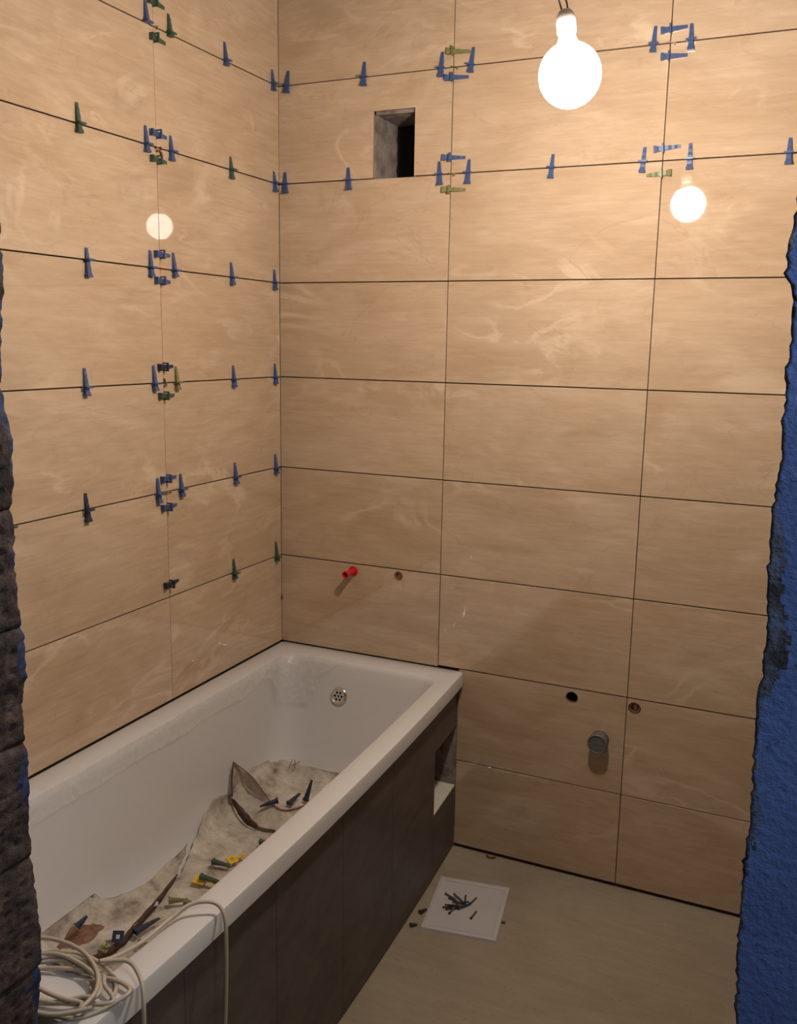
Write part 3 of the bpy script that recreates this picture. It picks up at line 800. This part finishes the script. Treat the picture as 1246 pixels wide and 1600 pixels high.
# ---------------------------------------------------------------- levelling wedges and clips
def wedge_bm(up, dn, scale=1.0):
    """X along the wedge (tip +X), Z out of the wall, joint at X=0"""
    bm = bmesh.new(); n = 7; L = up+dn; sec = []
    def prof(t):      # t 0 tail .. 1 tip
        return 0.0068-0.0026*t, 0.0022+0.0098*(1-t)**0.9     # half width, height
    rows = []
    ts = [0, 0.10, 0.13, 0.2]+[0.2+0.8*i/n for i in range(1, n+1)]
    for k, t in enumerate(ts):
        x = -dn+L*t; hw, h = prof(t)
        if k in (0, 1): hw += 0.0016; h += 0.001
        st = 0.0007 if k % 2 else 0.0
        rows.append([bm.verts.new((x*scale, s*hw*scale, z*scale)) for s, z in ((-1, 0.0006), (1, 0.0006), (1, h-st), (-1, h-st))])
    for a, b in zip(rows, rows[1:]):
        for k in range(4): bm.faces.new((a[k], a[(k+1) % 4], b[(k+1) % 4], b[k]))
    bm.faces.new(rows[0][::-1]); bm.faces.new(rows[-1])
    return bm

def clip_bm(scale=1.0, top=0.0175):
    bm = bmesh.new()
    for s in (-1, 1): add_box(bm, -0.0012, 0.0012, s*0.0098-0.0018, s*0.0098+0.0018, -0.004, top)
    add_box(bm, -0.0022, 0.0022, -0.0116, 0.0116, top-0.0035, top+0.001)
    add_box(bm, -0.0010, 0.0010, -0.0116, 0.0116, -0.004, 0.0004)
    if scale != 1: bmesh.ops.scale(bm, vec=(scale,)*3, verts=bm.verts[:])
    return bm

MATK = {'b': 'blue', 'g': 'green', 'o': 'olive', 'k': 'navy'}
NAMEK = {'b': 'blue', 'g': 'dark green', 'o': 'olive green', 'k': 'dark blue-green'}
clip_me = {}
for k in 'bgok':
    o = bm_obj('clip_source', clip_bm(), M[MATK[k]]); clip_me[k] = o.data; bpy.data.objects.remove(o)
for wall, a, z, orient, up, dn, col, where in WEDGES:
    loc = Vector((0.0, a, z)) if wall == 'L' else Vector((a, 0.0, z))
    if where.endswith('corner') and 'beside' in where:      # keep clear of the neighbouring wall
        loc = Vector((0, min(loc.y, -0.024), z)) if wall == 'L' else Vector((max(loc.x, 0.022), 0, z))
    root = empty('levelling_wedge', loc)
    along_v = Vector((0, 1, 0)) if wall == 'L' else Vector((1, 0, 0))
    out = Vector((1, 0, 0)) if wall == 'L' else Vector((0, -1, 0))
    X = Vector((0, 0, 1)) if orient == 'v' else (-along_v if orient == 'hf' else along_v)
    tilt = random.uniform(-0.09, 0.09) if wall == 'B' else random.uniform(-0.03, 0.03)
    X = (Matrix.Rotation(tilt, 3, out) @ X).normalized()
    Y = out.cross(X)
    R_ = Matrix((X, Y, out)).transposed().to_4x4()
    root.matrix_world = Matrix.Translation(loc) @ R_
    if orient == 'hf': up, dn = dn, up
    bm_obj('wedge_body', wedge_bm(up, dn), M[MATK[col]], root)
    c = bpy.data.objects.new('clip', clip_me[col]); C.objects.link(c); c.parent = root
    word = 'upright' if orient == 'v' else 'sideways'
    tag(root, f'{NAMEK[col]} {word} wedge on {where}', 'tile wedge', 'tile levelling wedges on the walls')

# a last green clip in the corner joint just above the tub
o = bm_obj('tile_clip', wedge_bm(0.014, 0.012, 0.6), M['green'])
o.location = (0.004, -0.0015, 0.755); o.rotation_euler = (0, -math.pi/2, 0)
tag(o, 'small dark green clip stub in the wall corner just above the bathtub', 'tile clip')
# broken clip tabs and spacers at the seam crossings
def spacer(loc, wall, ang, col, label, kind):
    bm = bmesh.new(); n = 7
    if kind == 'arc':
        rows = []
        for i in range(n):
            a = math.pi*i/(n-1)*0.75; x, y = 0.011*math.cos(a), 0.011*math.sin(a)
            rows.append([bm.verts.new((x*s, y*s, z)) for s, z in ((0.82, 0), (1.18, 0), (1.18, 0.006), (0.82, 0.006))])
        for a, b in zip(rows, rows[1:]):
            for k in range(4): bm.faces.new((a[k], a[(k+1) % 4], b[(k+1) % 4], b[k]))
        bm.faces.new(rows[0][::-1]); bm.faces.new(rows[-1])
    else:
        add_box(bm, -0.013, 0.010, -0.0012, 0.0012, 0.0, 0.006)
        add_box(bm, -0.0012, 0.0012, -0.007, 0.0012, 0.0, 0.007, mat=Matrix.Translation((0.004, 0, 0)) @ Matrix.Rotation(0.5, 4, 'Z'))
    o = bm_obj('tile_spacer', bm, M[col])
    out = Vector((1, 0, 0)) if wall == 'L' else Vector((0, -1, 0))
    X = Vector((0, 1, 0)) if wall == 'L' else Vector((1, 0, 0))
    R_ = Matrix((X, out.cross(X), out)).transposed().to_4x4() @ Matrix.Rotation(ang, 4, 'Z')
    o.matrix_world = Matrix.Translation(loc) @ R_
    tag(o, label, 'tile spacer', 'broken clip tabs at the seam crossings')
for z, w, an, col, kind in ((2.394, 'top', 0.2, 'olive', 'tab'), (2.1045, 'second', 0.3, 'brown_clip', 'tab'), (2.086, 'second', 0.0, 'brown_clip', 'arc'),
                            (1.8015, 'third', 0, 'red', 'dot'), (1.5024, 'fourth', -1.2, 'olive', 'tab'), (1.2046, 'fifth', 0.3, 'olive', 'tab')):
    lab = f"small {'red' if col == 'red' else 'brown' if col == 'brown_clip' else 'olive'} {'curved' if kind == 'arc' else 'broken'} tab at the seam crossing of left wall's {w} joint"
    y = -0.598+0.004
    if kind == 'dot':
        bm = bmesh.new(); lathe(bm, [(0, 0), (0.0028, 0), (0.0028, 0.004), (0, 0.005)], 10)
        o = bm_obj('tile_spacer', bm, M['red']); o.location = (0.0005, -0.596, z); o.rotation_euler = (0, math.pi/2, 0)
        tag(o, lab, 'tile spacer', 'broken clip tabs at the seam crossings')
    else: spacer(Vector((0.0005, y, z)), 'L', an, col, lab, kind)
for x, z, w in ((0.5815, 2.394, "top joint, first seam"), (1.1818, 2.394, "top joint, second seam"), (0.5815, 2.1045, "second joint, first seam")):
    spacer(Vector((x+0.006, -0.0005, z)), 'B', -0.15, 'pale' if x > 1 else 'olive', f"small broken tab at back wall's {w}", 'tab')

# ---------------------------------------------------------------- pipe ends in the back wall
RY = Matrix.Rotation(math.pi/2, 4, 'X')       # local Z -> -Y (out of the wall)
def in_wall(name, key, mat, prof, label, cat, n=24):
    x, z, r = ROUND[key]; bm = bmesh.new(); lathe(bm, prof, n, RY)
    o = bm_obj(name, bm, mat, None, True, 40); o.location = (x, 0, z); tag(o, label, cat); return o
x, z, r = ROUND['red']
dirv = Vector((-0.10, -1, -0.06)).normalized()
plug = empty('pipe_plug', (x, 0, z))
tag(plug, 'bright red plastic plug sticking out of the wall above the bathtub', 'pipe plug')
Q = dirv.to_track_quat('Z', 'Y').to_matrix().to_4x4()
bm = bmesh.new(); lathe(bm, [(0, -0.05), (0.0105, -0.05), (0.0105, 0.040), (0.012, 0.043), (0.012, 0.052), (0.0085, 0.052), (0.0078, 0.020), (0, 0.020)], 20, Q)
bm_obj('plug_body', bm, M['red'], plug, True, 40)
bm = bmesh.new(); lathe(bm, [(0.011, 0.002), (0.0165, 0.002), (0.0165, 0.005), (0.011, 0.005)], 20, Q); bm_obj('collar', bm, M['red'], plug, True, 40)
for key, label, m_, depth in (('bath', 'round brass pipe fitting recessed in the wall above the bathtub', 'pale', 0.002),
                              ('left', 'empty dark round pipe outlet, left of the low pair', 'dark', 0.03),
                              ('right', 'round brass water outlet right of the low pair, beside the seam', 'brass', 0.006)):
    r = ROUND[key][2]
    o = in_wall('pipe_fitting', key, M['brass'] if key != 'left' else M['screw'], [(0, -0.06), (r*0.88, -0.06), (r*0.88, -depth), (r*0.62, -depth), (r*0.55, -depth-0.02), (0, -depth-0.02)], label, 'pipe fitting')
    if key != 'left':
        bm = bmesh.new(); lathe(bm, [(0, -depth-0.0195), (r*0.5, -depth-0.0195), (r*0.45, -depth-0.008), (0, -depth-0.006)], 16, RY)
        bm_obj('inner_plug', bm, M['pale'], o, True, 40)
x, z, r = ROUND['drain']
cap = in_wall('drain_pipe', 'drain', M['grey_plastic'], [(0, -0.08), (0.0255, -0.08), (0.0255, 0.018), (0.0285, 0.020), (0.0300, 0.030), (0.0295, 0.040), (0.027, 0.043), (0.0255, 0.0405), (0, 0.0400)],
              'grey capped drain pipe stub jutting from the low back wall', 'drain pipe', 32)
bm = bmesh.new(); lathe(bm, [(0.0225, 0.0398), (0.0225, 0.0412), (0.0215, 0.0412), (0.0215, 0.0398)], 28, RY); add_box(bm, -0.02, 0.02, -0.0412, -0.0398, -0.001, 0.001)
bm_obj('cap_rib', bm, M['grey_plastic'], cap)

# ---------------------------------------------------------------- bulb on its wires
bulb = empty('light_bulb', BULB_POS)
tag(bulb, 'bare glowing white bulb hanging on twin wires near the back wall', 'light bulb')
holder_p = Vector((1.129, -0.84, 2.200))
ax = (holder_p - BULB_POS).normalized()
QB = ax.to_track_quat('Z', 'Y').to_matrix().to_4x4()
prof = [(0, -0.057)]
for i in range(1, 17):
    a = math.pi*i/18*0.98; prof.append((0.057*math.sin(a), -0.057*math.cos(a)))
bm = bmesh.new(); lathe(bm, prof, 40, QB); bm_obj('glass_globe', bm, M['glow'], bulb, True, 180)
r_end, z_end = prof[-1]
bm = bmesh.new(); lathe(bm, [(r_end, z_end), (0.0185, 0.060), (0.0160, 0.066), (0.0150, 0.071)], 40, QB); bm_obj('bulb_neck', bm, M['white_plastic'], bulb, True, 180)
bm = bmesh.new(); lathe(bm, [(0.0135, 0.070), (0.0175, 0.074), (0.0180, 0.092), (0.0165, 0.104), (0.011, 0.113), (0, 0.116)], 24, QB)
bm_obj('lamp_holder', bm, M['holder'], bulb, True, 40)
top = ax*0.113
for s in (-1, 1):
    tube('wire', [top + Vector((s*0.005, 0, -0.002)), top + Vector((s*0.0065-0.006, 0, 0.018)), top + Vector((s*0.004-0.015, 0, 0.04)),
                  top + Vector((s*0.001-0.022, 0, 0.062)), top + Vector((-s*0.003-0.024, 0, 0.09)), top + Vector((s*0.002-0.02, 0, 0.2)),
                  Vector((s*0.003-0.02, 0, CEIL-BULB_POS.z+0.004))], 0.0016, M['screw'], bulb, 6)

# ---------------------------------------------------------------- debris in the tub
def put(o, x, y, z, rz=0.0, rx=0.0, ry=0.0):
    o.location = (x, y, max(z, tub_floor_z(x, y)+0.004)); o.rotation_euler = (rx, ry, rz); return o
def loose_wedge(col, L_, x, y, z, rz, ry, label, rx=0.0, cat='tile wedge'):
    o = bm_obj('loose_wedge', wedge_bm(L_*0.62, L_*0.38), M[col]); put(o, x, y, z, rz, rx, ry)
    tag(o, label, cat, 'loose wedges lying in the bathtub'); return o
def seg_ang(a, b): return math.atan2(b[1]-a[1], b[0]-a[0])
S_ = SPOT
loose_wedge('navy', 0.065, S_['upright'][0], S_['upright'][1], 0.262, 1.2, -1.25, 'dark wedge standing nearly upright at the far end of the bathtub')
loose_wedge('navy', 0.060, 0.276, -0.392, 0.250, seg_ang(S_['grey1'], S_['grey2']), -0.2, 'grey-blue wedge lying between the tented sheet and the upright wedge')
loose_wedge('navy', 0.055, 0.262, -0.492, 0.285, seg_ang(S_['k2'], S_['k1'])+0.2, 0.15, 'dark wedge lying across the tented sheet in the bathtub')
loose_wedge('green', 0.035, 0.315, -0.615, 0.236, 0.3, 0.0, 'short dark green wedge lying against the front side of the tub')
loose_wedge('navy', 0.070, 0.265, -1.062, 0.240, seg_ang(S_['bw1'], S_['bw2']), -0.08, 'long dark blue wedge at the near end, beside the hollow square clip')
loose_wedge('navy', 0.030, 0.167, -1.160, 0.285, 1.2, -0.7, 'small dark wedge stuck in the brown dirt heap')
loose_wedge('olive', 0.045, 0.262, -0.940, 0.236, 0.7, 0.0, 'small olive wedge, left of two behind the cable bend')
loose_wedge('olive', 0.045, 0.305, -0.935, 0.236, 0.15, 0.0, 'small olive wedge, right of two behind the cable bend')
loose_wedge('green', 0.050, 0.262, -0.755, 0.236, 0.2, 0.0, 'dark green wedge lying left of the upper yellow clip')
loose_wedge('green', 0.055, 0.287, -0.840, 0.246, 0.25, 0.05, 'dark green wedge lying across the lower yellow clip')
def plate_clip(col, size, hole, x, y, z, rz, rx, label, tail=True):
    """a loose U-clip: flat base with a window frame standing on it"""
    bm = bmesh.new(); s = size/2; w = (size-hole)/2
    add_box(bm, -s, s, -s, -s+w, 0, 0.003); add_box(bm, -s, s, s-w, s, 0, 0.003)
    add_box(bm, -s, -s+w, -s+w, s-w, 0, 0.003); add_box(bm, s-w, s, -s+w, s-w, 0, 0.003)
    if tail:
        add_box(bm, s, s+size*0.9, -0.003, 0.003, 0, 0.0025)
        add_box(bm, s+size*0.7, s+size*0.9, -s*0.7, s*0.7, 0, 0.0025)
    o = bm_obj('loose_clip', bm, M[col]); put(o, x, y, z, rz, rx)
    tag(o, label, 'tile clip', 'loose clips lying in the bathtub'); return o
plate_clip('navy', 0.026, 0.009, 0.252, -1.137, 0.262, 0.4, 0.95, 'dark blue square clip with a hole at the near end of the bathtub', False)
plate_clip('yellow', 0.026, 0.010, 0.283, -0.725, 0.238, 1.1, 0.2, 'upper yellow clip on the dusty sheet in the bathtub')
plate_clip('yellow', 0.034, 0.012, 0.262, -0.838, 0.238, 0.1, 0.1, 'lower and larger yellow clip on the dusty sheet in the bathtub')
plate_clip('olive', 0.018, 0.006, 0.290, -1.105, 0.236, 0.3, 0.3, 'olive clip nearest the cable coil, left of a pair')
plate_clip('olive', 0.018, 0.006, 0.322, -1.080, 0.236, 0.9, 0.2, 'olive clip beside the front side of the tub, right of a pair')
plate_clip('olive', 0.020, 0.008, 0.238, -1.170, 0.246, 1.9, 0.3, 'small olive clip just below the blue square clip', True)
bm = bmesh.new(); add_box(bm, -0.018, 0.018, -0.007, 0.007, 0, 0.003, bevel=0.001)
o = bm_obj('plastic_scrap', bm, M['white_plastic']); put(o, 0.219, -0.982, 0.24, 0.7, 0.2)
tag(o, 'thin white scrap lying beside the dark fold in the bathtub', 'scrap')
for k, (dx, dz, a) in enumerate(((0, 0, 1.25), (0.015, 0.0, 1.5), (0.02, 0.004, 0.6))):
    bm = bmesh.new(); add_box(bm, -0.016, 0.016, -0.0008, 0.0008, -0.0008, 0.0008)
    o = bm_obj('tile_scrap', bm, M['brown_clip']); o.location = (0.180+dx, -0.245, 0.287+dz); o.rotation_euler = (0, -a, 0.3)
    tag(o, ('leftmost', 'middle', 'rightmost')[k] + ' of three thin brown slivers sticking up at the far sheet edge in the bathtub', 'scrap', 'brown slivers at the far end of the tub')

# ---------------------------------------------------------------- cable coil on the near end of the tub
def coil():
    root = empty('power_cable', (0.57, -1.64, 0.60)); ro = Vector((0.57, -1.64, 0.60))
    tag(root, 'off-white electric cable coiled on the near end of the bathtub rim', 'cable')
    rnd = random.Random(5)
    pts = []; turns = 6; n = turns*12
    for i in range(n+1):
        a = 2*math.pi*i/12; t_ = i/n
        k = i//12
        cx = 0.585 + 0.012*math.sin(k*2.1); cy = -1.648 + 0.006*math.cos(k*1.7)
        rx = 0.094 + 0.022*math.sin(k*1.3+0.5); ry = 0.068 - 0.032*abs(math.sin(k*1.9))
        th = 0.35*math.sin(k*0.9)
        x = cx + rx*math.cos(a)*math.cos(th) - ry*math.sin(a)*math.sin(th)
        y = cy + rx*math.cos(a)*math.sin(th) + ry*math.sin(a)*math.cos(th)
        y = max(y, -1.735)
        z = 0.6045 + 0.0042*k + 0.006*noise.noise(Vector((x*20, y*20, k)))
        if x > 0.70: z = min(z, 0.612+0.002*k)
        pts.append(Vector((x, y, z))-ro)
    tube('coil', pts, 0.0036, M['cable'], root, 5)
    lead = [(0.625, -1.590, 0.622), (0.634, -1.555, 0.613), (0.642, -1.50, 0.608), (0.650, -1.44, 0.614), (0.662, -1.405, 0.622), (0.684, -1.385, 0.624),
            (0.706, -1.375, 0.618), (0.722, -1.378, 0.598), (0.729, -1.385, 0.56), (0.731, -1.392, 0.45), (0.728, -1.40, 0.30), (0.726, -1.41, 0.12), (0.735, -1.43, 0.02), (0.76, -1.47, FLOOR_Z+0.004), (0.86, -1.60, FLOOR_Z+0.004)]
    tube('lead', [Vector(p)-ro for p in lead], 0.0036, M['cable'], root, 6)
    tail = [(0.640, -1.60, 0.634), (0.672, -1.578, 0.630), (0.70, -1.585, 0.622), (0.722, -1.60, 0.605), (0.732, -1.612, 0.56), (0.735, -1.615, 0.40), (0.735, -1.61, 0.20), (0.75, -1.60, FLOOR_Z+0.004), (0.82, -1.66, FLOOR_Z+0.004)]
    tube('lead', [Vector(p)-ro for p in tail], 0.0036, M['cable'], root, 6)
coil()

# ---------------------------------------------------------------- white hatch cover with screws on the floor
a, b, c_, d_ = [Vector(FLOORP[k]) for k in 'abcd']
cen = (a+b+c_+d_)/4; xdir = ((b-a)+(c_-d_)).normalized(); w_ = ((b-a).length+(c_-d_).length)/2; h_ = ((a-d_).length+(b-c_).length)/2
cov = empty('hatch_cover', (cen.x, cen.y, FLOOR_Z)); cov.rotation_euler = (0, 0, math.atan2(xdir.y, xdir.x))
tag(cov, 'square white plastic inspection cover lying on the floor beside the bath panel', 'hatch cover')
bm = bmesh.new(); add_box(bm, -w_/2+0.012, w_/2-0.012, -h_/2+0.012, h_/2-0.012, 0.001, 0.006)
bm_obj('panel', bm, M['white_plastic'], cov)
bm = bmesh.new()
outl = [(-w_/2, 0.0), (-w_/2+0.002, 0.008), (-w_/2+0.012, 0.0095), (-w_/2+0.020, 0.0075), (-w_/2+0.020, 0.001)]
rows = []
for sx, sy in ((-1, -1), (1, -1), (1, 1), (-1, 1)):
    rows.append([bm.verts.new((sx*(-p[0]), sy*(h_/2-w_/2-p[0]), p[1])) for p in outl])
for k in range(4):
    A_, B_ = rows[k], rows[(k+1) % 4]
    for i in range(len(outl)): j = (i+1) % len(outl); bm.faces.new((A_[i], A_[j], B_[j], B_[i]))
bm_obj('frame', bm, M['white_plastic'], cov)
bm = bmesh.new(); add_box(bm, w_/2-0.001, w_/2+0.010, -0.040, -0.034, 0.001, 0.006); o = bm_obj('latch_tab', bm, M['brown_clip'], cov); o['label'] = 'small brown tab on the right edge'

def screw_bm(L_=0.045):
    bm = bmesh.new(); pr = [(0, L_), (0.0006, L_-0.002)]
    k = 0; zz = L_-0.005
    while zz > 0.007:
        pr.append((0.0030 if k % 2 else 0.0021, zz)); zz -= 0.0014; k += 1
    pr += [(0.0016, 0.006), (0.0022, 0.0035), (0.0042, 0.0008), (0.0042, 0.0), (0.0012, 0.0), (0, 0.0012)]
    lathe(bm, pr, 8); return bm
o0 = bm_obj('screw', screw_bm(), M['screw']); sme = o0.data; bpy.data.objects.remove(o0)
SC = [(-0.055, -0.038, 0.35, 0), (-0.045, -0.045, 0.45, 0), (-0.050, -0.030, 0.15, 1), (-0.030, -0.062, 1.35, 0), (-0.032, -0.010, 0.05, 1), (-0.010, -0.035, 0.85, 1),
      (-0.062, 0.030, -0.5, 0), (-0.035, 0.030, -0.7, 1), (0.004, -0.005, 1.7, 1), (0.018, 0.0, 1.25, 0), (-0.02, -0.02, 0.55, 2), (-0.048, 0.012, -0.35, 0)]
def put_screw(px, py, ang, lvl, label, grp):
    o = bpy.data.objects.new('screw', sme); C.objects.link(o)
    ca, sa = math.cos(cov.rotation_euler.z), math.sin(cov.rotation_euler.z)
    o.location = (cen.x+px*ca-py*sa, cen.y+px*sa+py*ca, FLOOR_Z+0.006+0.0043+lvl*0.0035)
    d = Vector((math.cos(ang+cov.rotation_euler.z), math.sin(ang+cov.rotation_euler.z), -0.04))
    o.rotation_euler = d.to_track_quat('Z', 'Y').to_euler()
    tag(o, label, 'screw', grp)
for px, py, an, lv in SC: put_screw(px-0.012, py+0.012, an, lv, 'dark screw in the loose pile on the white inspection cover', 'dark screws piled on the white cover')
put_screw(0.022, -0.055, 1.35, 0, 'single dark screw lying apart, right of the pile on the white cover', 'dark screws lying on the white cover')

# floor crumbs that show as single bits
o = bm_obj('loose_wedge', wedge_bm(0.024, 0.014, 0.8), M['screw']); o.location = (0.700, -0.375, FLOOR_Z+0.002); o.rotation_euler = (0, 0, 1.3)
tag(o, 'small dark wedge on the floor between bath panel and white cover', 'tile wedge')
o = bm_obj('loose_wedge', wedge_bm(0.018, 0.010, 0.8), M['screw']); o.location = (0.700, -0.445, FLOOR_Z+0.001); o.rotation_euler = (0, 0, 0.9)
tag(o, 'dark crumb on the floor beside the near left corner of the white cover', 'tile wedge')
bm = bmesh.new()
for i in range(8):
    a0 = math.pi + math.pi*i/8; a1 = math.pi+math.pi*(i+1)/8
    q = [(0.017*math.cos(t_), 0.014*math.sin(t_)) for t_ in (a0, a1)]; p = [(0.010*math.cos(t_), 0.008*math.sin(t_)) for t_ in (a0, a1)]
    lo = [bm.verts.new((x, y, 0)) for x, y in (p[0], p[1], q[1], q[0])]; hi = [bm.verts.new((x, y, 0.005)) for x, y in (p[0], p[1], q[1], q[0])]
    bm.faces.new(lo[::-1]); bm.faces.new(hi)
    for k in range(4): bm.faces.new((lo[k], lo[(k+1) % 4], hi[(k+1) % 4], hi[k]))
bmesh.ops.remove_doubles(bm, verts=bm.verts[:], dist=1e-5)
o = bm_obj('tile_spacer', bm, M['brown_clip']); o.location = (0.785, -0.006, FLOOR_Z)
tag(o, 'brown half-ring spacer on the floor at the foot of the back wall', 'tile spacer')
